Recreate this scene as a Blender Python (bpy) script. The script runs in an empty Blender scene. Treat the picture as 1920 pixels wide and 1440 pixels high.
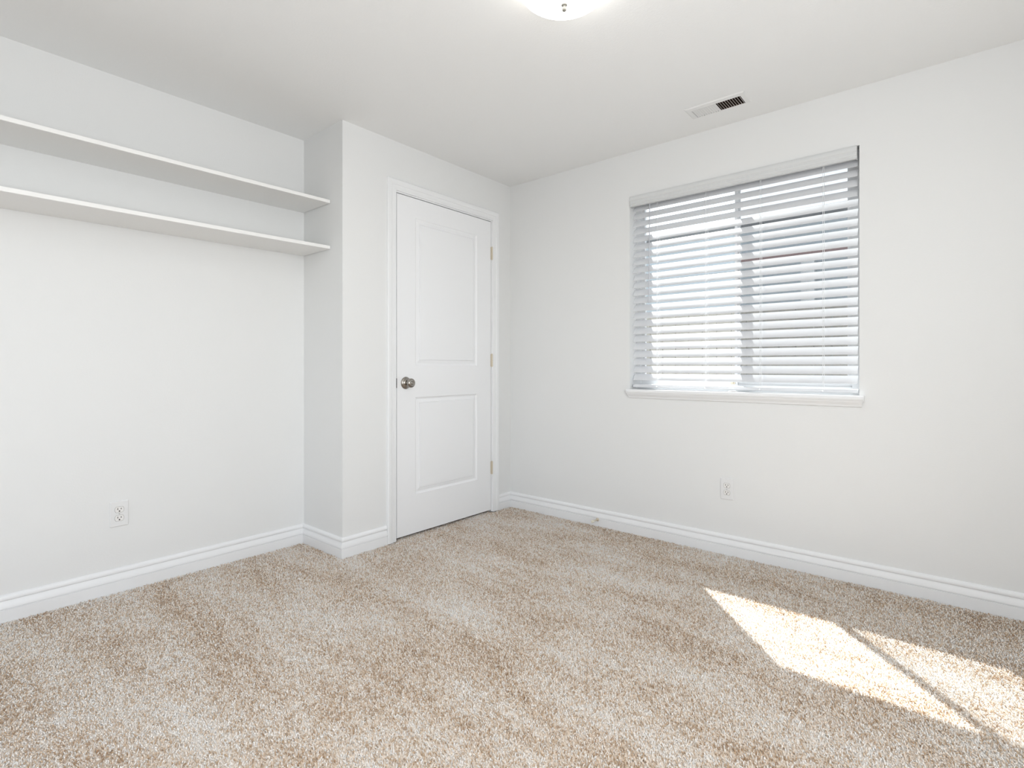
import bpy, bmesh, math, random
import numpy as np
from mathutils import Vector, Matrix
C = bpy.context.scene.collection
sc = bpy.context.scene
PI = math.pi

# ------------------------------------------------------------------ key numbers
H = 2.36            # ceiling height
L = 1.3976          # door wall runs y 0 .. -L
D = 0.4077          # depth of the shelf recess
XR, YR = 3.35, -4.4 # right wall, rear wall
WX0, WX1, WZ0, WZ1 = 0.975, 2.178, 0.866, 2.083   # window opening
K, M = 0.932, 1.81 # sun: dx/dy and dz/dy

# ------------------------------------------------------------------ camera
cam = bpy.data.cameras.new('camera'); co = bpy.data.objects.new('camera', cam); C.objects.link(co)
cam.sensor_width = 36; cam.lens = 992.89 / 1920 * 36; cam.shift_y = -32.14 / 1920
cam.clip_start = 0.02
co.location = (2.5401, -2.9895, 1.0282)
co.rotation_euler = (PI / 2, 0, 2.2719 - PI / 2)
sc.camera = co

# ------------------------------------------------------------------ light
sc.view_settings.view_transform = 'Standard'; sc.view_settings.look = 'None'
sc.view_settings.exposure = 0.12; sc.view_settings.gamma = 1.0; sc.view_settings.use_curve_mapping = False
w = bpy.data.worlds.new('world'); sc.world = w; w.use_nodes = True
nt = w.node_tree; bg = nt.nodes['Background']
sky = nt.nodes.new('ShaderNodeTexSky'); sky.sky_type = 'NISHITA'; sky.sun_disc = False
sky.sun_elevation = math.radians(52.5); sky.sun_rotation = math.radians(-43); sky.air_density = 1.0; sky.dust_density = 1.5
hsv = nt.nodes.new('ShaderNodeHueSaturation'); hsv.inputs['Saturation'].default_value = 0.35
nt.links.new(sky.outputs[0], hsv.inputs['Color']); nt.links.new(hsv.outputs[0], bg.inputs['Color'])
bg.inputs['Strength'].default_value = 0.36

sun = bpy.data.lights.new('sun', 'SUN'); sun.energy = 18; sun.angle = math.radians(0.53); sun.color = (1, 0.992, 0.985)
so = bpy.data.objects.new('sun', sun); C.objects.link(so)
so.rotation_euler = Vector((-K, 1, M)).to_track_quat('Z', 'Y').to_euler(); so.location = (-3, 6, 9)

def area(name, loc, to, sx, sy, e, col=(1, 1, 1)):
    a = bpy.data.lights.new(name, 'AREA'); a.shape = 'RECTANGLE'; a.size = sx; a.size_y = sy; a.energy = e; a.color = col
    o = bpy.data.objects.new(name, a); C.objects.link(o); o.location = loc
    o.rotation_euler = (Vector(loc) - Vector(to)).to_track_quat('Z', 'Y').to_euler(); return o
# added fill lights, set in made-up openings behind and beside the camera
area('fill_side', (XR + .1, -2.65, 1.6), (1.3, -2.3, .2), 1.7, 1.0, 20, (0.97, 0.987, 1.0))
area('fill_side_up', (XR + .1, -2.9, .9), (1.4, -2.7, 5.2), 1.2, 1.0, 44, (0.97, 0.987, 1.0))
area('fill_rear_up', (1.2, YR - .1, .9), (1.2, -3.0, 3.4), 2.2, 1.0, 7, (0.97, 0.987, 1.0))

# ------------------------------------------------------------------ materials
def mat(name, col=(.8, .8, .8), rough=.5, metal=0, emit=None, es=0, spec=.5):
    m = bpy.data.materials.new(name); m.use_nodes = True
    b = m.node_tree.nodes['Principled BSDF']
    b.inputs['Base Color'].default_value = (*col, 1); b.inputs['Roughness'].default_value = rough
    b.inputs['Metallic'].default_value = metal; b.inputs['Specular IOR Level'].default_value = spec
    if emit: b.inputs['Emission Color'].default_value = (*emit, 1); b.inputs['Emission Strength'].default_value = es
    return m
def N(m, t, **kw):
    n = m.node_tree.nodes.new(t)
    for k, v in kw.items():
        if k in n.inputs: n.inputs[k].default_value = v
        else: setattr(n, k, v)
    return n
def lk(m, a, b): m.node_tree.links.new(a, b)
def bump(m, scale, strength, dist=.002, detail=3):
    b = m.node_tree.nodes['Principled BSDF']; tc = N(m, 'ShaderNodeTexCoord')
    n = N(m, 'ShaderNodeTexNoise', Scale=scale, Detail=detail); lk(m, tc.outputs['Object'], n.inputs['Vector'])
    bp = N(m, 'ShaderNodeBump', Strength=strength, Distance=dist); lk(m, n.outputs['Fac'], bp.inputs['Height'])
    lk(m, bp.outputs[0], b.inputs['Normal']); return m

WALL = bump(mat('wall_paint', (.800, .803, .797), .7, spec=.25), 160, .2, .0012)
CEIL = bump(mat('ceiling_paint', (.875, .877, .87), .8, spec=.2), 120, .35, .0015, 4)
TRIM = bump(mat('trim_paint', (.86, .865, .87), .38, spec=.4), 40, .03, .0005)
DOORM = bump(mat('door_paint', (.885, .89, .90), .42, spec=.4), 60, .05, .0005)
SHELF = bump(mat('shelf_paint', (.88, .875, .86), .5, spec=.3), 60, .06, .0005)
VINYL = mat('white_vinyl', (.82, .83, .84), .35)
PLASTIC = mat('white_plastic', (.84, .83, .81), .35)
PLATE = mat('plate_plastic', (.80, .80, .80), .35)
SLOT = mat('dark_slot', (.03, .025, .02), .6)
DARK = mat('dark_inside', (.06, .05, .045), .9)
NICKEL = bump(mat('satin_nickel', (.36, .335, .305), .2, 1), 300, .05, .0003)
BRASS = mat('pale_brass', (.66, .59, .47), .45, .5)
LATCH = mat('latch_metal', (.012, .011, .010), .6, 0, spec=.1)
RUBBER = mat('cream_rubber', (.75, .72, .62), .6)
METALW = mat('white_enamel', (.80, .80, .79), .4)
CLOSET = mat('closet_paint', (.3, .3, .29), .9)

# slats: white faux wood, a little light comes through
SLAT = mat('slat_white', (.72, .73, .75), .45, spec=.3)
def translucent(m, f, col):
    nt = m.node_tree; b = nt.nodes['Principled BSDF']; out = nt.nodes['Material Output']
    t = N(m, 'ShaderNodeBsdfTranslucent'); t.inputs['Color'].default_value = (*col, 1)
    mx = N(m, 'ShaderNodeMixShader'); mx.inputs[0].default_value = f
    lk(m, b.outputs[0], mx.inputs[1]); lk(m, t.outputs[0], mx.inputs[2]); lk(m, mx.outputs[0], out.inputs['Surface'])
tc = N(SLAT, 'ShaderNodeTexCoord'); mp = N(SLAT, 'ShaderNodeMapping'); mp.inputs['Scale'].default_value = (12, 500, 500)
nz = N(SLAT, 'ShaderNodeTexNoise', Scale=1.0, Detail=3.0); bp_ = N(SLAT, 'ShaderNodeBump', Strength=.12, Distance=.0006)
lk(SLAT, tc.outputs['Object'], mp.inputs['Vector']); lk(SLAT, mp.outputs[0], nz.inputs['Vector']); lk(SLAT, nz.outputs['Fac'], bp_.inputs['Height'])
lk(SLAT, bp_.outputs[0], SLAT.node_tree.nodes['Principled BSDF'].inputs['Normal'])

def see_through(name, col, f, gloss=True):
    m = bpy.data.materials.new(name); m.use_nodes = True; nt = m.node_tree
    for n in list(nt.nodes):
        if n.type == 'BSDF_PRINCIPLED': nt.nodes.remove(n)
    out = nt.nodes['Material Output']; tr = N(m, 'ShaderNodeBsdfTransparent'); tr.inputs[0].default_value = (*col, 1)
    mx = N(m, 'ShaderNodeMixShader')
    if gloss:
        g = N(m, 'ShaderNodeBsdfGlossy'); g.inputs['Roughness'].default_value = .02
        lw = N(m, 'ShaderNodeLayerWeight', Blend=.5)
        p5 = N(m, 'ShaderNodeMath', operation='POWER'); p5.inputs[1].default_value = 5; lk(m, lw.outputs['Facing'], p5.inputs[0])
        ma = N(m, 'ShaderNodeMath', operation='MULTIPLY_ADD'); ma.inputs[1].default_value = .9; ma.inputs[2].default_value = .035
        lk(m, p5.outputs[0], ma.inputs[0]); lk(m, ma.outputs[0], mx.inputs[0])
    else:
        g = N(m, 'ShaderNodeBsdfDiffuse'); g.inputs[0].default_value = (.12, .12, .13, 1); mx.inputs[0].default_value = f
    lk(m, tr.outputs[0], mx.inputs[1]); lk(m, g.outputs[0], mx.inputs[2]); lk(m, mx.outputs[0], out.inputs['Surface'])
    return m
GLASS = see_through('window_glass', (.96, .98, .98), 0)
SCREEN = see_through('insect_screen', (1, 1, 1), .30, False)

# frosted lamp glass
BOWL = mat('alabaster_glass', (.9, .88, .84), .35, emit=(1, .985, .96), es=5.0)
tc = N(BOWL, 'ShaderNodeTexCoord'); nz = N(BOWL, 'ShaderNodeTexNoise', Scale=9.0, Detail=4.0, Distortion=1.5)
cr = N(BOWL, 'ShaderNodeValToRGB'); cr.color_ramp.elements[0].position = .35; cr.color_ramp.elements[0].color = (.93, .91, .86, 1)
cr.color_ramp.elements[1].position = .6; cr.color_ramp.elements[1].color = (1, .985, .955, 1)
lk(BOWL, tc.outputs['Object'], nz.inputs['Vector']); lk(BOWL, nz.outputs['Fac'], cr.inputs['Fac'])
lk(BOWL, cr.outputs[0], BOWL.node_tree.nodes['Principled BSDF'].inputs['Emission Color'])

# carpet
CARPET = mat('carpet', (.5, .4, .3), .95, spec=.05)
def carpet():
    m = CARPET; b = m.node_tree.nodes['Principled BSDF']
    tc = N(m, 'ShaderNodeTexCoord'); at = N(m, 'ShaderNodeAttribute', attribute_name='tone')
    n1 = N(m, 'ShaderNodeTexNoise', Scale=45.0, Detail=3.0, Roughness=.6); lk(m, tc.outputs['Object'], n1.inputs['Vector'])
    # foot and vacuum marks: wide soft patches
    mp = N(m, 'ShaderNodeMapping'); mp.inputs['Rotation'].default_value = (0, 0, math.radians(12)); mp.inputs['Location'].default_value = (5.4, 8.3, 0); mp.inputs['Scale'].default_value = (1.1, 3.2, 1)
    lk(m, tc.outputs['Object'], mp.inputs['Vector'])
    n2 = N(m, 'ShaderNodeTexNoise', Scale=1.6, Detail=5.0, Roughness=.62); lk(m, mp.outputs[0], n2.inputs['Vector'])
    def mth(op, a, b_, c=None):
        n = N(m, 'ShaderNodeMath', operation=op)
        for i, q in enumerate((a, b_, c)):
            if q is None: continue
            if isinstance(q, (int, float)): n.inputs[i].default_value = q
            else: lk(m, q, n.inputs[i])
        return n.outputs[0]
    t = mth('MULTIPLY', at.outputs['Fac'], .74)
    t = mth('MULTIPLY_ADD', n1.outputs['Fac'], .40, t)
    t = mth('MULTIPLY_ADD', n2.outputs['Fac'], .90, t)
    t = mth('SUBTRACT', t, .495)
    cr = N(m, 'ShaderNodeValToRGB'); e = cr.color_ramp.elements
    e[0].position = .08; e[0].color = (.42, .26, .14, 1)
    e[1].position = .92; e[1].color = (1, .98, .95, 1)
    for p_, c_ in ((.30, (.66, .485, .325, 1)), (.48, (.90, .765, .63, 1)), (.68, (1, .94, .87, 1))):
        q = e.new(p_); q.color = c_
    lk(m, t, cr.inputs['Fac']); lk(m, cr.outputs[0], b.inputs['Base Color'])
    b.inputs['Sheen Weight'].default_value = .5
carpet()

def siding(name, col, col2, scale):
    m = mat(name, col, .8); tc = N(m, 'ShaderNodeTexCoord'); n = N(m, 'ShaderNodeTexNoise', Scale=scale, Detail=5.0)
    mx = N(m, 'ShaderNodeMix', data_type='RGBA'); mx.inputs['A'].default_value = (*col, 1); mx.inputs['B'].default_value = (*col2, 1)
    lk(m, tc.outputs['Object'], n.inputs['Vector']); lk(m, n.outputs['Fac'], mx.inputs['Factor'])
    lk(m, mx.outputs['Result'], m.node_tree.nodes['Principled BSDF'].inputs['Base Color']); return m
SIDING = siding('painted_siding', (.50, .56, .60), (.55, .60, .64), 3)
BROWN = siding('brown_trim', (.34, .22, .21), (.38, .26, .25), 8)
FENCE = siding('weathered_boards', (.34, .32, .28), (.50, .47, .42), 14)
GRAVEL = siding('gravel', (.16, .15, .13), (.24, .22, .20), 60)
ROOFM = siding('roof_shingle', (.36, .37, .40), (.42, .43, .45), 30)
STUCCO = siding('outside_wall', (.6, .58, .54), (.66, .64, .6), 6)

# ------------------------------------------------------------------ mesh helpers
class MB:
    def __init__(s): s.b = bmesh.new()
    def face(s, pts):
        return s.b.faces.new([s.b.verts.new(p) for p in pts])
    def box(s, x0, x1, y0, y1, z0, z1, bev=0):
        v = [s.b.verts.new((x, y, z)) for x in (x0, x1) for y in (y0, y1) for z in (z0, z1)]
        fs = [s.b.faces.new([v[i] for i in q]) for q in ((0, 1, 3, 2), (4, 6, 7, 5), (0, 4, 5, 1), (2, 3, 7, 6), (0, 2, 6, 4), (1, 5, 7, 3))]
        if bev:
            es = list({e for f in fs for e in f.edges})
            bmesh.ops.bevel(s.b, geom=es, offset=bev, segments=2, affect='EDGES', profile=.5)
        return s
    def rings(s, rs, close=True, caps=True):
        """loft closed rings of equal length"""
        vs = [[s.b.verts.new(p) for p in r] for r in rs]; n = len(vs[0])
        for a, c in zip(vs[:-1], vs[1:]):
            for i in range(n if close else n - 1):
                s.b.faces.new((a[i], a[(i + 1) % n], c[(i + 1) % n], c[i]))
        if caps: s.b.faces.new(vs[0][::-1]); s.b.faces.new(vs[-1])
        return s
    def lathe(s, prof, origin, axis, n=40):
        """prof: list of (r, h) along axis from origin"""
        ax = Vector(axis).normalized(); u = ax.orthogonal().normalized(); v = ax.cross(u); o = Vector(origin)
        rs = []
        for r, h in prof:
            rs.append([o + ax * h + (u * math.cos(2 * PI * i / n) + v * math.sin(2 * PI * i / n)) * max(r, 1e-5) for i in range(n)])
        return s.rings(rs)
    def cyl(s, a, b_, r, n=10):
        a = Vector(a); b_ = Vector(b_); return s.lathe([(r, 0), (r, (b_ - a).length)], a, b_ - a, n)
    def build(s, name, m, parent=None, smooth=False, angle=35):
        bmesh.ops.remove_doubles(s.b, verts=s.b.verts, dist=1e-6)
        bmesh.ops.recalc_face_normals(s.b, faces=s.b.faces)
        me = bpy.data.meshes.new(name); s.b.to_mesh(me); s.b.free()
        o = bpy.data.objects.new(name, me); C.objects.link(o); me.materials.append(m)
        if smooth:
            me.shade_smooth(); me.set_sharp_from_angle(angle=math.radians(angle))
        if parent: o.parent = parent; o.matrix_parent_inverse = Matrix.Translation(parent.location).inverted() if not parent.parent else Matrix.Identity(4)
        return o
def st(o): o['kind'] = 'structure'; return o
def tag(o, label, cat, group=None):
    o['label'] = label; o['category'] = cat
    if group: o['group'] = group
    return o
def empty(name, loc=(0, 0, 0)):
    o = bpy.data.objects.new(name, None); C.objects.link(o); o.location = loc; o.empty_display_size = .1; return o
# every child mesh is built in world coordinates; this shifts it into its parent's space
def child(mb, name, m, parent, **k):
    o = mb.build(name, m, None, **k)
    loc = Vector((0, 0, 0)); p = parent
    while p: loc += p.location; p = p.parent
    o.data.transform(Matrix.Translation(-loc)); o.parent = parent
    return o

# ------------------------------------------------------------------ room shell
T = .14
def carpet_mesh():
    """slab plus the tufts of a cut pile carpet, each a short bent yarn"""
    rng = np.random.default_rng(7)
    ZB = -.007
    slab_v = np.array([(x, y, z) for x in (-D - .2, XR + .2) for y in (YR - .2, 0) for z in (-.12, ZB)], float)
    slab_q = [(0, 1, 3, 2), (4, 6, 7, 5), (0, 4, 5, 1), (2, 3, 7, 6), (0, 2, 6, 4), (1, 5, 7, 3)]
    slab_t = np.array([t for q in slab_q for t in ((q[0], q[1], q[2]), (q[0], q[2], q[3]))])
    g = PITCH
    xs = np.arange(-D + .016, XR - .02, g); ys = np.arange(-3.75, -.016, g)
    X, Y = np.meshgrid(xs, ys); X = X.ravel(); Y = Y.ravel()
    X = X + rng.uniform(-.5, .5, X.size) * g; Y = Y + rng.uniform(-.5, .5, X.size) * g
    # keep clear of the closet block, the baseboards, and what lies beside and behind the camera
    keep = ~((X < .0145) & (Y > -L - .0145)) & (Y < -.0145) & (X > -D + .0145)
    keep |= (X > -.030) & (X < .02) & (Y > -1.036) & (Y < -.213)
    fx, fy = math.cos(2.2719), math.sin(2.2719)
    dx, dy = X - 2.5401, Y + 2.9895; fw = dx * fx + dy * fy; sd = dx * fy - dy * fx
    keep &= (fw > .95) & (np.abs(sd) < fw * 1.08 + .75)
    X = X[keep]; Y = Y[keep]; n = X.size
    # slow variation of the lean of the pile: footprints and vacuum strokes
    def wave(sx, sy, ph): return np.sin(X * sx + Y * sy + ph)
    drift = .9 * wave(2.1, 3.3, .4) + .7 * wave(-3.7, 1.6, 1.9) + .5 * wave(5.5, 4.1, 3.0) + .4 * wave(-2.2, 7.9, .7)
    az = rng.uniform(0, 2 * PI, n) * .72 + drift * .55 + 1.2
    lean = np.clip(rng.normal(.78, .28, n), .1, 1.35)
    ln = rng.uniform(.0085, .0135, n); rad = rng.uniform(.0013, .0021, n)
    d1 = np.stack([np.sin(lean * .45) * np.cos(az), np.sin(lean * .45) * np.sin(az), np.cos(lean * .45)], 1)
    az2 = az + rng.normal(0, .5, n); l2 = np.clip(lean * 1.45, .1, 1.7)
    d2 = np.stack([np.sin(l2) * np.cos(az2), np.sin(l2) * np.sin(az2), np.cos(l2)], 1)
    P0 = np.stack([X, Y, np.full(n, ZB - .001)], 1)
    P1 = P0 + d1 * (ln * .55)[:, None]; P2 = P1 + d2 * (ln * .5)[:, None]
    sidev = np.stack([-np.sin(az), np.cos(az), np.zeros(n)], 1); up = np.cross(sidev, d2)
    V = np.empty((n, 7, 3)); ph0 = rng.uniform(0, 2 * PI, n)
    for j in range(3):
        a = ph0 + j * 2 * PI / 3
        off = sidev * np.cos(a)[:, None] + up * np.sin(a)[:, None]
        V[:, j] = P0 + off * (rad * .8)[:, None]; V[:, 3 + j] = P1 + off * (rad * 1.25)[:, None]
    V[:, 6] = P2
    tri = []
    for j in range(3):
        k = (j + 1) % 3; tri += [(j, k, 3 + k), (j, 3 + k, 3 + j), (3 + j, 3 + k, 6)]
    tri = np.array(tri)
    T_ = (tri[None] + (8 + np.arange(n) * 7)[:, None, None]).reshape(-1, 3)
    T_ = np.concatenate([slab_t, T_]); V = np.concatenate([slab_v, V.reshape(-1, 3)])
    tone = np.concatenate([np.full(8, .5), np.repeat(rng.random(n), 7)])
    me = bpy.data.meshes.new('floor')
    me.vertices.add(len(V)); me.vertices.foreach_set('co', V.ravel().astype(np.float32))
    me.loops.add(T_.size); me.loops.foreach_set('vertex_index', T_.ravel().astype(np.int32))
    me.polygons.add(len(T_)); me.polygons.foreach_set('loop_start', np.arange(0, T_.size, 3, dtype=np.int32))
    me.update(calc_edges=True)
    at = me.attributes.new('tone', 'FLOAT', 'POINT'); at.data.foreach_set('value', tone.astype(np.float32))
    me.materials.append(CARPET); o = bpy.data.objects.new('floor', me); C.objects.link(o); print('tufts', n); return o
PITCH = .0058
fl = st(carpet_mesh())
# ceiling with the hole of the air register
VX0, VX1, VY0, VY1 = 1.4710, 1.7290, -.2915, -.1945
c = MB()
X0, X1, Y0, Y1 = -D - .2, XR + .2, YR - .2, T
for a in ((X0, VX0, Y0, Y1), (VX1, X1, Y0, Y1), (VX0, VX1, Y0, VY0), (VX0, VX1, VY1, Y1)):
    c.box(*a, H, H + .12)
st(c.build('ceiling', CEIL))
Z0 = -.0068
st(MB().box(-D - T, -D, YR, -L + .12, Z0, H).build('wall_left', WALL))
b = MB(); b.box(-D, -.11, -L, -L + .1, Z0, H)
# door wall with the door opening
DY0, DY1, DZ = -1.0595, -.1895, 2.081
b2 = MB(); b2.box(-.11, 0, -L, DY0, Z0, H); b2.box(-.11, 0, DY1, 0, Z0, H); b2.box(-.11, 0, DY0, DY1, DZ, H)
st(b.build('wall_recess', WALL)); st(b2.build('wall_door', WALL))
b = MB(); b.box(-D - T, WX0, 0, T, Z0, H); b.box(WX1, XR + T, 0, T, Z0, H); b.box(WX0, WX1, 0, T, Z0, WZ0); b.box(WX0, WX1, 0, T, WZ1, H)
st(b.build('wall_window', WALL))
# right wall and rear wall with made-up openings that let in the fill lights and sky
b = MB(); y0, y1, z0, z1 = -3.6, -1.7, .4, 2.15
b.box(XR, XR + T, YR, y0, Z0, H); b.box(XR, XR + T, y1, 0, Z0, H); b.box(XR, XR + T, y0, y1, Z0, z0); b.box(XR, XR + T, y0, y1, z1, H)
st(b.build('wall_right', WALL))
b = MB(); x0, x1, z1 = .1, 2.3, 2.25
b.box(-D - T, x0, YR - T, YR, Z0, H); b.box(x1, XR + T, YR - T, YR, Z0, H); b.box(x0, x1, YR - T, YR, z1, H); b.box(x0, x1, YR - T, YR, Z0, .35)
st(b.build('wall_rear', WALL))
# closet behind the door (closed off, dark)
b = MB(); b.box(-D - T, -D - .02, -L + .12, 0, Z0, H); st(b.build('wall_closet', CLOSET))

# ------------------------------------------------------------------ baseboards
BB = [(0, -.0066), (.0125, -.0066), (.0128, .004), (.0128, .0465), (.0098, .0480), (.0098, .0508), (.0148, .0530), (.0144, .0580), (.0122, .0665), (.0088, .0745), (.0063, .0800), (.0055, .0832), (.0104, .0862), (.0114, .0905), (.0106, .0970), (.0080, .1025), (.0045, .1055), (0, .107)]
def sweep(path, normals, prof, name, m):
    """path: points on the wall foot line; normals: offset direction at each (mitred)"""
    rs = [[Vector((p[0], p[1], 0)) + Vector((n[0], n[1], 0)) * d + Vector((0, 0, z)) for d, z in prof] for p, n in zip(path, normals)]
    return st(MB().rings(rs).build(name, m, smooth=True, angle=25))
sweep([(-D, -L), (-D, YR)], [(1, -1), (1, 0)], BB, 'baseboard_left', TRIM)
sweep([(-D, -L), (0, -L)], [(1, -1), (1, -1)], BB, 'baseboard_recess', TRIM)
sweep([(0, -L), (0, -1.112)], [(1, -1), (1, 0)], BB, 'baseboard_door', TRIM)
sweep([(0, -.1395), (0, 0)], [(1, 0), (1, -1)], BB, 'baseboard_corner', TRIM)
sweep([(0, 0), (XR, 0)], [(1, -1), (-1, -1)], BB, 'baseboard_window', TRIM)
sweep([(XR, 0), (XR, YR)], [(-1, -1), (-1, 1)], BB, 'baseboard_right', TRIM)

# ------------------------------------------------------------------ door
SY0, SY1, SZ0, SZ1 = -1.0362, -.2130, .014, 2.0562
def panel_rings(b, y0, y1, z0, z1):
    prof = [(0, 0), (.003, -.0035), (.008, -.0065), (.0115, -.0070), (.0125, -.0080), (.032, -.0036), (.0335, -.0058), (.0350, -.0058), (.0364, -.0018), (.038, -.0014)]
    prev = None
    for d, x in prof:
        r = [b.verts.new((x, y, z)) for y, z in ((y0 + d, z0 + d), (y1 - d, z0 + d), (y1 - d, z1 - d), (y0 + d, z1 - d))]
        if prev:
            for i in range(4): b.faces.new((prev[i], prev[(i + 1) % 4], r[(i + 1) % 4], r[i]))
        prev = r
    b.faces.new(prev)
s = MB(); ys = [SY0, -.897, -.354, SY1]; zs = [SZ0, .250, .842, 1.036, 1.937, SZ1]
for i in range(3):
    for j in range(5):
        if i == 1 and j in (1, 3): panel_rings(s.b, ys[i], ys[i + 1], zs[j], zs[j + 1])
        else: s.face([(0, ys[i], zs[j]), (0, ys[i + 1], zs[j]), (0, ys[i + 1], zs[j + 1]), (0, ys[i], zs[j + 1])])
x = -.035
s.face([(x, SY0, SZ0), (x, SY0, SZ1), (x, SY1, SZ1), (x, SY1, SZ0)])
for ya, za, yb, zb in ((SY0, SZ0, SY0, SZ1), (SY1, SZ0, SY1, SZ1), (SY0, SZ0, SY1, SZ0), (SY0, SZ1, SY1, SZ1)):
    s.face([(0, ya, za), (0, yb, zb), (x, yb, zb), (x, ya, za)])
door = st(s.build('door_1', DOORM))
# jamb and casing
j = MB()
for a in ((-1.0595, -1.0400, 0, 2.0610), (-.2090, -.1895, 0, 2.0610), (-1.0595, -.1895, 2.0610, 2.081)): j.box(-.11, 0.0005, *a)
for a in ((-1.0400, -1.028, 0, 2.061), (-.2210, -.2090, 0, 2.061), (-1.04, -.209, 2.049, 2.061)): j.box(-.075, -.037, *a)
child(j, 'door_jamb', TRIM, door)
CP = [(0, 0), (0, .0085), (.0015, .0100), (.0080, .0100), (.0095, .0088), (.0110, .0100), (.030, .0125), (.0315, .0112), (.034, .0135), (.044, .0160), (.054, .0170), (.060, .0160), (.064, .0120), (.064, 0)]
iy0, iy1, iz = -1.0465, -.2030, 2.0685
path = [((iy0, 0), (-1, 0)), ((iy0, iz), (-1, 1)), ((iy1, iz), (1, 1)), ((iy1, 0), (1, 0))]
cs = MB().rings([[Vector((t, p[0] + n[0] * d, p[1] + n[1] * d)) for d, t in CP] for p, n in path])
child(cs, 'door_casing', TRIM, door, smooth=True, angle=25)
for zc in (1.834, 1.075, .314):
    h = MB(); yb, xb = -.2085, .0065
    for k in range(5):
        za = zc - .0445 + k * .0178; h.cyl((xb, yb, za + .0006), (xb, yb, za + .0172), .0062, 14)
    h.cyl((xb, yb, zc - .0475), (xb, yb, zc + .0475), .0035, 10)
    h.box(-.0015, .002, yb - .008, yb - .0015, zc - .0445, zc + .0445); h.box(-.0005, .002, yb + .0015, yb + .0055, zc - .0445, zc + .0445)
    hg = child(h, 'hinge', BRASS, door, smooth=True); hg['label'] = 'pale brass hinge'
KY, KZ = -.9705, .9316
kn = MB().lathe([(.0001, 0), (.0365, 0), (.0370, .002), (.0355, .0045), (.0325, .006), (.0310, .0085), (.026, .0105), (.0185, .012), (.0165, .015), (.0001, .015)], (0, KY, KZ), (1, 0, 0), 48)
rose = child(kn, 'door_knob', NICKEL, door, smooth=True, angle=50); rose['label'] = 'satin nickel door knob'
kb = MB().lathe([(.0125, .014), (.0115, .024), (.0125, .030), (.0175, .034), (.0240, .0385), (.0275, .045), (.0280, .051), (.0265, .056), (.0235, .059), (.0225, .0585), (.0195, .0615), (.0140, .0630), (.0125, .0625), (.0095, .0610), (.0090, .0620), (.0065, .0635), (.0001, .0640)], (0, KY, KZ), (1, 0, 0), 48)
child(kb, 'knob_handle', NICKEL, rose, smooth=True, angle=50)
lp = MB().box(-.030, .0010, -1.0408, -1.0358, KZ - .0285, KZ + .0285); child(lp, 'strike_plate', LATCH, door)

# ------------------------------------------------------------------ window
wf = MB()
FY0, FY1 = .088, .145
def frame(mb, x0, x1, z0, z1, wl, wr, wb, wt, y0, y1):
    mb.box(x0, x0 + wl, y0, y1, z0, z1); mb.box(x1 - wr, x1, y0, y1, z0, z1)
    mb.box(x0 + wl, x1 - wr, y0, y1, z0, z0 + wb); mb.box(x0 + wl, x1 - wr, y0, y1, z1 - wt, z1)
frame(wf, WX0, WX1, WZ0, WZ1, .032, .040, .060, .020, FY0, FY1)
win = st(wf.build('window_1', VINYL))
sa = MB(); frame(sa, 1.000, 1.592, .918, 2.066, .032, .015, .040, .026, .092, .114); s1 = child(sa, 'sash', VINYL, win)
child(MB().box(1.030, 1.579, .102, .105, .956, 2.042), 'pane', GLASS, s1)
sa = MB(); frame(sa, 1.578, 2.140, .918, 2.066, .017, .026, .034, .026, .118, .140); s2 = child(sa, 'sash', VINYL, win)
child(MB().box(1.594, 2.116, .128, .131, .950, 2.042), 'pane', GLASS, s2)
child(MB().box(1.594, 2.116, .1425, .1430, .950, 2.042), 'insect_screen', SCREEN, win)
lkb = MB().box(1.556, 1.580, .086, .093, .93, .952, .002).lathe([(.006, 0), (.004, .008), (.0001, .009)], (1.568, .086, .941), (0, -1, 0), 14)
lo = child(lkb, 'sash_lock', BRASS, win); lo['label'] = 'small brass sash lock'
# stool with apron
sl = MB().box(WX0 + .0005, WX1 - .0005, -.002, .089, .867, .8905)
sl2 = [(-.0, .8675), (-.0270, .8675), (-.0300, .871), (-.0310, .879), (-.0300, .887), (-.0270, .8905), (0, .8905)]
sl.rings([[Vector((xx, y, z)) for y, z in sl2] for xx in (.9625, 2.1985)])
sill = child(sl, 'window_sill', TRIM, win, smooth=True, angle=40)
ap = [(0, .8675), (-.0245, .8675), (-.0240, .863), (-.020, .857), (-.0135, .850), (-.0105, .843), (-.0090, .838), (-.0040, .836), (0, .836)]
rs = []
for k, xx in ((0, .975), (1, 2.186)):
    sgn = 1 if k == 0 else -1
    rs.append([Vector((xx - sgn * (abs(y) * .35), y, z)) for y, z in ap])
child(MB().rings(rs), 'sill_apron', TRIM, win, smooth=True, angle=30)

# ------------------------------------------------------------------ blind
bl = empty('venetian_blind', (1.573, .04, .90))
tag(bl, 'white slatted window blind hanging lowered in the window, slats tilted', 'blind')
BX0, BX1 = .9885, 2.1680
SLW, SLT, ANG = .0476, .0026, math.radians(55)
ca, sa_ = math.cos(ANG), math.sin(ANG)
sm = MB(); NS = 23
for i in range(NS):
    zl = .9455 + .04755 * i; yl = .0205
    top, bot = [], []
    for k in range(7):
        u = k / 6; cr_ = .0016 * (1 - (2 * u - 1) ** 2)
        py, pz = yl + u * SLW * ca, zl + u * SLW * sa_
        top.append((py - sa_ * (cr_ + SLT / 2), pz + ca * (cr_ + SLT / 2))); bot.append((py - sa_ * (cr_ - SLT / 2), pz + ca * (cr_ - SLT / 2)))
    pr = top + bot[::-1]
    sm.rings([[Vector((xx, y, z)) for y, z in pr] for xx in (BX0, BX1)])
child(sm, 'slats', SLAT, bl, smooth=True, angle=40)
br = MB().box(.9865, 2.1690, .018, .062, .9015, .9200, .003); child(br, 'bottom_rail', SLAT, bl)
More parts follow.
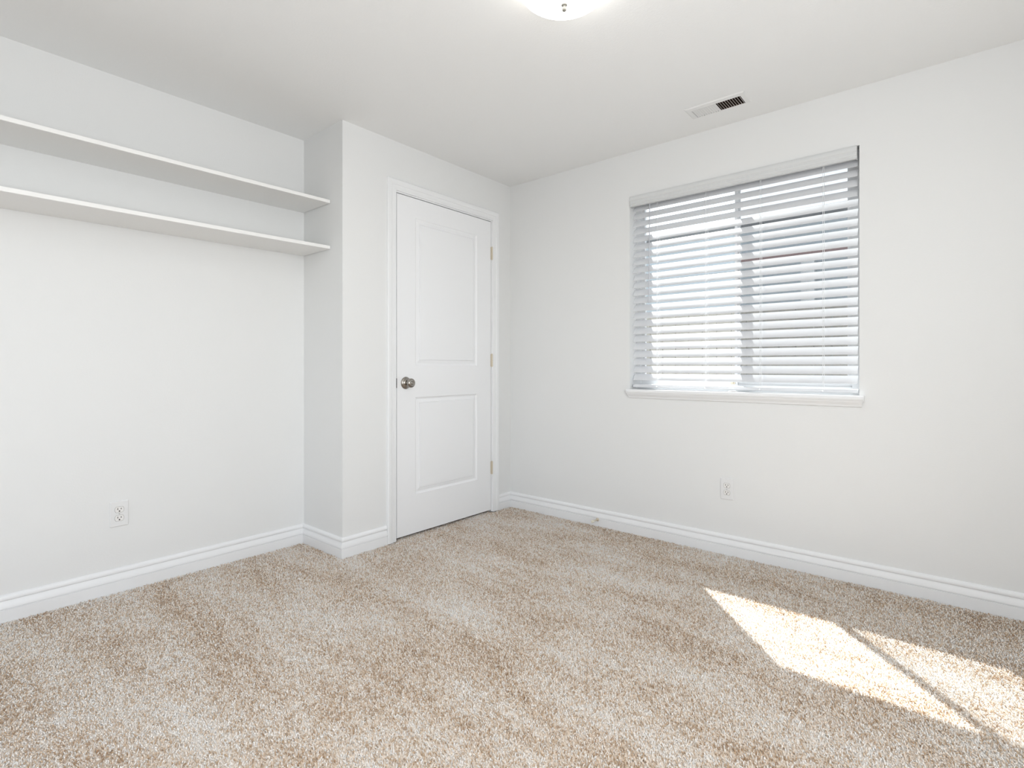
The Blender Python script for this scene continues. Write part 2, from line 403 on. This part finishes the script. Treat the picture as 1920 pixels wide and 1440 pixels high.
child(MB().box(.985, 2.1665, .012, .060, 2.036, 2.080), 'head_rail', SLAT, bl)
VP = [(0.004, 2.0185), (-.0100, 2.0185), (-.0125, 2.022), (-.0100, 2.028), (-.0105, 2.031), (-.0140, 2.034), (-.0140, 2.045), (-.0125, 2.047), (-.0125, 2.052), (-.0150, 2.055), (-.0165, 2.066), (-.0150, 2.075), (-.0110, 2.0815), (0.004, 2.0815)]
v = MB().rings([[Vector((xx, y, z)) for y, z in VP] for xx in (.9835, 2.1690)])
v.box(.9835, .9875, .004, .02, 2.0185, 2.0815); v.box(2.165, 2.169, .004, .02, 2.0185, 2.0815)
VAL = mat('valance_white', (.68, .69, .69), .45)
child(v, 'valance', VAL, bl, smooth=True, angle=30)
for xx in (1.146, 1.4385, 1.7295, 2.0225):
    q = MB()
    q.cyl((xx, .0185, .905), (xx, .0185, 2.04), .0010, 6); q.cyl((xx, .0585, .915), (xx, .0585, 2.04), .0009, 6)
    q.cyl((xx + .006, .0178, .905), (xx + .006, .0178, 2.04), .0008, 6)
    for i in range(NS):
        zl = .9455 + .04755 * i - .004
        q.cyl((xx, .0185, zl), (xx, .0185 + .040, zl + .041), .0007, 5)
        q.cyl((xx, .0182, zl + .026 + .004 * (i % 2)), (xx + .005, .0174, zl + .033), .0014, 5)
    q.lathe([(.0001, 0), (.005, .001), (.0045, .006), (.0001, .008)], (xx, .0150, .9035), (0, 0, 1), 10)
    child(q, 'ladder_cord', VINYL, bl)
wd = MB().cyl((1.1035, -.004, 1.428), (1.1055, .006, 2.035), .0033, 6).lathe([(.0001, 0), (.0042, .003), (.0042, .02), (.0033, .024)], (1.1035, -.004, 1.412), (0, 0, 1), 8)
WAND = mat('wand_plastic', (.55, .56, .60), .2); wo = child(wd, 'tilt_wand', WAND, bl, smooth=True); wo['label'] = 'grey hexagonal tilt wand'
cl = MB()
cl.rings([[Vector((1.594 + a * .026, .004 + math.sin(t) * r * .7, .8915 + (math.cos(t) + 1) * r * .5)) for t in [2 * PI * k / 12 for k in range(12)]] for a, r in ((-1, .0005), (-.8, .003), (-.2, .006), (.3, .0065), (.7, .004), (1, .0008))])
tag(cl.build('sill_object', PLASTIC, smooth=True), 'tiny pale object lying on the window sill below the blind', 'clip')  # unidentified pale object, its shape is a guess

# ------------------------------------------------------------------ shelves
def shelf(z, dz, name, lab):
    """long board: right end at the recess corner, a slight sag towards the left"""
    b = MB(); n = 24; rs = []
    for k in range(n + 1):
        y = -L - .0035 + (YR + L + .0055) * k / n
        g = dz * math.sin(min(1, (-L - y) / 1.6) * PI / 2)
        x0, x1, t, e = -D + .0005, -.1168, .0180, .0012
        rs.append([Vector((x0, y, z - g)), Vector((x1 - e, y, z - g)), Vector((x1, y, z - g + e)), Vector((x1, y, z - g + t - e)), Vector((x1 - e, y, z - g + t)), Vector((x0, y, z - g + t))])
    b.rings(rs); o = b.build(name, SHELF); tag(o, lab, 'shelf', 'white shelves in the recess'); return o
shelf(1.9335, .0085, 'wall_shelf', 'long white board shelf in the recess, upper of the two')
shelf(1.6797, .0130, 'wall_shelf', 'long white board shelf in the recess, lower of the two')

# ------------------------------------------------------------------ outlets
def outlet(center, right, out, lab):
    """right: unit vector along the wall, out: wall normal"""
    R, O, U = Vector(right), Vector(out), Vector((0, 0, 1)); c0 = Vector(center)
    o = empty('wall_outlet', center); tag(o, lab, 'outlet', 'duplex outlets low on the walls')
    def P(a, z, d): return c0 + R * a + U * z + O * d
    def loft(mb, loops): mb.rings([[P(a, z, d) for a, z in l] for l, d in loops]); return mb
    def rrect(w, h, r=.003):
        pts = []
        for cx, cz, a0 in ((w - r, h - r, 0), (-w + r, h - r, 90), (-w + r, -h + r, 180), (w - r, -h + r, 270)):
            for k in range(5):
                a = math.radians(a0 + k * 22.5); pts.append((cx + r * math.cos(a), cz + r * math.sin(a)))
        return pts
    child(loft(MB(), [(rrect(.0350, .0575), 0.0003), (rrect(.0350, .0575), .0030), (rrect(.0335, .0560), .0052), (rrect(.0320, .0545), .0058)]), 'cover_plate', PLATE, o)
    def face_loop(zc, g=0):
        pts = []
        for k in range(48):
            a = 2 * PI * k / 48; x, z = (.0172 + g) * math.cos(a), (.0172 + g) * math.sin(a)
            pts.append((x, zc + max(-.0125 - g, min(.0125 + g, z))))
        return pts
    for zc in (.0195, -.0195):
        child(loft(MB(), [(face_loop(zc, .0012), .0050), (face_loop(zc, .0012), .00585)]), 'gap', SLOT_GREY, o)
        rc = child(loft(MB(), [(face_loop(zc), .0050), (face_loop(zc), .0068), (face_loop(zc, -.0012), .0074)]), 'receptacle', PLASTIC, o)
        m = MB()
        for a, h in ((-.0064, .0040), (.0064, .0033)):
            loft(m, [([(a - .0014, zc + .0035 - h), (a + .0014, zc + .0035 - h), (a + .0014, zc + .0035 + h), (a - .0014, zc + .0035 + h)], d) for d in (.0070, .00755)])
        loft(m, [([(0.0030 * math.cos(t), zc - .0068 + 0.0030 * math.sin(t)) for t in [2 * PI * k / 12 for k in range(12)]], d) for d in (.0070, .00755)])
        child(m, 'slots', SLOT, rc)
    scw = loft(MB(), [([(.0030 * math.cos(t), .0030 * math.sin(t)) for t in [2 * PI * k / 14 for k in range(14)]], d) for d in (.0055, .0066)])
    child(scw, 'screw', SCREWM, o)
SLOT_GREY = mat('shadow_gap', (.35, .34, .33), .7)
SCREWM = mat('screw_metal', (.55, .54, .52), .4, .4)
outlet((1.5654, 0, .3565), (1, 0, 0), (0, -1, 0), 'white duplex outlet on the wall below the window')
outlet((-D, -2.2953, .3545), (0, 1, 0), (1, 0, 0), 'white duplex outlet on the wall below the shelves')

# ------------------------------------------------------------------ ceiling register
vt = empty('air_register', (1.602, -.2535, H)); tag(vt, 'white metal air register with slotted louvers in the ceiling', 'vent')
p = MB(); ox0, ox1, oy0, oy1 = 1.4495, 1.7485, -.3200, -.1865
def ring4(b, i, z): return [Vector(q) for q in ((ox0 + i, oy0 + i, z), (ox1 - i, oy0 + i, z), (ox1 - i, oy1 - i, z), (ox0 + i, oy1 - i, z))]
inner = [Vector(q) for q in ((VX0 + .003, VY0 + .003, H - .006), (VX1 - .003, VY0 + .003, H - .006), (VX1 - .003, VY1 - .003, H - .006), (VX0 + .003, VY1 - .003, H - .006))]
inner2 = [q + Vector((0, 0, .003)) for q in inner]
p.rings([ring4(p, 0, H - .0003), ring4(p, .001, H - .002), ring4(p, .006, H - .0052), ring4(p, .0085, H - .0055), inner, inner2], caps=False)
child(p, 'face_frame', METALW, vt)
du = MB(); g = .001
for q in ((VX0 + g, VX0 + g + .001, VY0 + g, VY1 - g), (VX1 - g - .001, VX1 - g, VY0 + g, VY1 - g), (VX0 + g, VX1 - g, VY0 + g, VY0 + g + .001), (VX0 + g, VX1 - g, VY1 - g - .001, VY1 - g)): du.box(*q, H - .0028, H + .11)
du.box(VX0 + g, VX1 - g, VY0 + g, VY1 - g, H + .109, H + .111)
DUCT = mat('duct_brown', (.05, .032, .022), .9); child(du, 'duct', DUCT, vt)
lv = MB(); n = 20; mid = 10
y0, y1 = VY0 + .003, VY1 - .003
for k in range(n):
    xc = VX0 + .009 + (VX1 - VX0 - .018) * (k + .5) / n
    if k < mid: dx, th, zb, zt = .0040, .0010, H - .0056, H - .0014    # tipped towards the room: their faces close the view
    else: dx, th, zb, zt = -.0030, .0012, H - .0056, H + .0030
    lv.rings([[Vector((xc - dx - th / 2, y, zb)), Vector((xc - dx + th / 2, y, zb)), Vector((xc + dx + th / 2, y, zt)), Vector((xc + dx - th / 2, y, zt))] for y in (y0, y1)])
lv.box((VX0 + VX1) / 2 - .0012, (VX0 + VX1) / 2 + .0012, y0, y1, H - .0058, H - .0045)
xm = (VX0 + VX1) / 2
lv.box(VX0 + .003, VX0 + .008, VY0 + .003, VY1 - .003, H - .0055, H + .004); lv.box(VX1 - .008, VX1 - .003, VY0 + .003, VY1 - .003, H - .0055, H + .004)
child(lv, 'louvers', METALW, vt)

# ------------------------------------------------------------------ ceiling lamp
LX, LY = 1.5177, -1.5037
la = empty('ceiling_lamp', (LX, LY, H)); tag(la, 'round flush ceiling light with a glowing frosted glass bowl', 'light fixture')
child(MB().lathe([(.0001, 0), (.150, 0), (.155, -.006), (.155, -.018), (.148, -.022), (.0001, -.022)], (LX, LY, H - .0002), (0, 0, 1), 64), 'base', METALW, la, smooth=True)
bw = [(.1650 * math.cos(a), -.020 - .085 * math.sin(a)) for a in [math.radians(k) for k in range(0, 91, 6)]]
bw2 = [(r * .975, z + .003) for r, z in bw][::-1]
bm_ = MB(); rs = []
for r, h in bw + bw2:
    rs.append([Vector((LX + max(r, 1e-4) * math.cos(2 * PI * i / 72), LY + max(r, 1e-4) * math.sin(2 * PI * i / 72), H + h)) for i in range(72)])
bm_.rings(rs, caps=False); child(bm_, 'glass_bowl', BOWL, la, smooth=True, angle=60)
FIN = mat('finial_metal', (.30, .29, .26), .5, .2)
child(MB().lathe([(.0095, -.100), (.0105, -.104), (.0100, -.1075), (.0050, -.110), (.0045, -.113), (.0075, -.116), (.0082, -.120), (.0070, -.1245), (.0001, -.127)], (LX, LY, H), (0, 0, 1), 24), 'finial', FIN, la, smooth=True)

# ------------------------------------------------------------------ door stop
ds = empty('door_stop', (.752, -.013, .040)); tag(ds, 'small cream door stop sticking out of the baseboard near the corner', 'door stop')
child(MB().lathe([(.0001, 0), (.0110, 0), (.0105, .003), (.006, .005), (.0045, .008), (.0042, .052), (.0001, .052)], (.752, -.0128, .040), (0, -1, 0), 20), 'stem', BRASS, ds, smooth=True)
child(MB().lathe([(.0001, .050), (.0085, .050), (.0095, .054), (.0090, .066), (.0060, .070), (.0001, .071)], (.752, -.0128, .040), (0, -1, 0), 20), 'rubber_tip', RUBBER, ds, smooth=True)

# ------------------------------------------------------------------ outside
g = MB().box(-14, 14, T + .005, 30, -.6, -.45); st(g.build('ground', GRAVEL))
hs = empty('neighbor_house', (0, 4.2, -.45)); tag(hs, 'grey-blue house across the yard, glimpsed between the blind slats', 'building')
q = MB(); z = -.45
while z < 2.7:
    q.rings([[Vector((xx, 4.0, z)), Vector((xx, 4.02, z + .18)), Vector((xx, 4.3, z + .18)), Vector((xx, 4.3, z))] for xx in (-5, 5)]); z += .18
child(q, 'wall', SIDING, hs)
child(MB().box(.42, 5.05, 3.95, 4.0, 2.33, 2.42), 'trim_board', BROWN, hs)
child(MB().box(1.13, 1.27, 3.90, 3.98, -.45, 2.27), 'post', VINYL, hs)
child(MB().rings([[Vector((xx, 3.92, 2.80)), Vector((xx, 4.5, 2.80)), Vector((xx, 6.5, 3.2)), Vector((xx, 6.5, 3.3)), Vector((xx, 3.92, 2.88))] for xx in (-5.2, 5.2)]), 'roof', ROOFM, hs)
fe = MB(); x = -3.0; random.seed(4)
while x < 4:
    fe.box(x, x + .138, 2.50, 2.518, -.45, 1.62 + random.uniform(-.006, .006)); x += .146
fe.box(-3, 4, 2.52, 2.56, .0, .09); fe.box(-3, 4, 2.52, 2.56, 1.2, 1.29)
tag(fe.build('wood_fence', FENCE), 'weathered board fence outside the window, glimpsed between the lowest slats', 'fence')
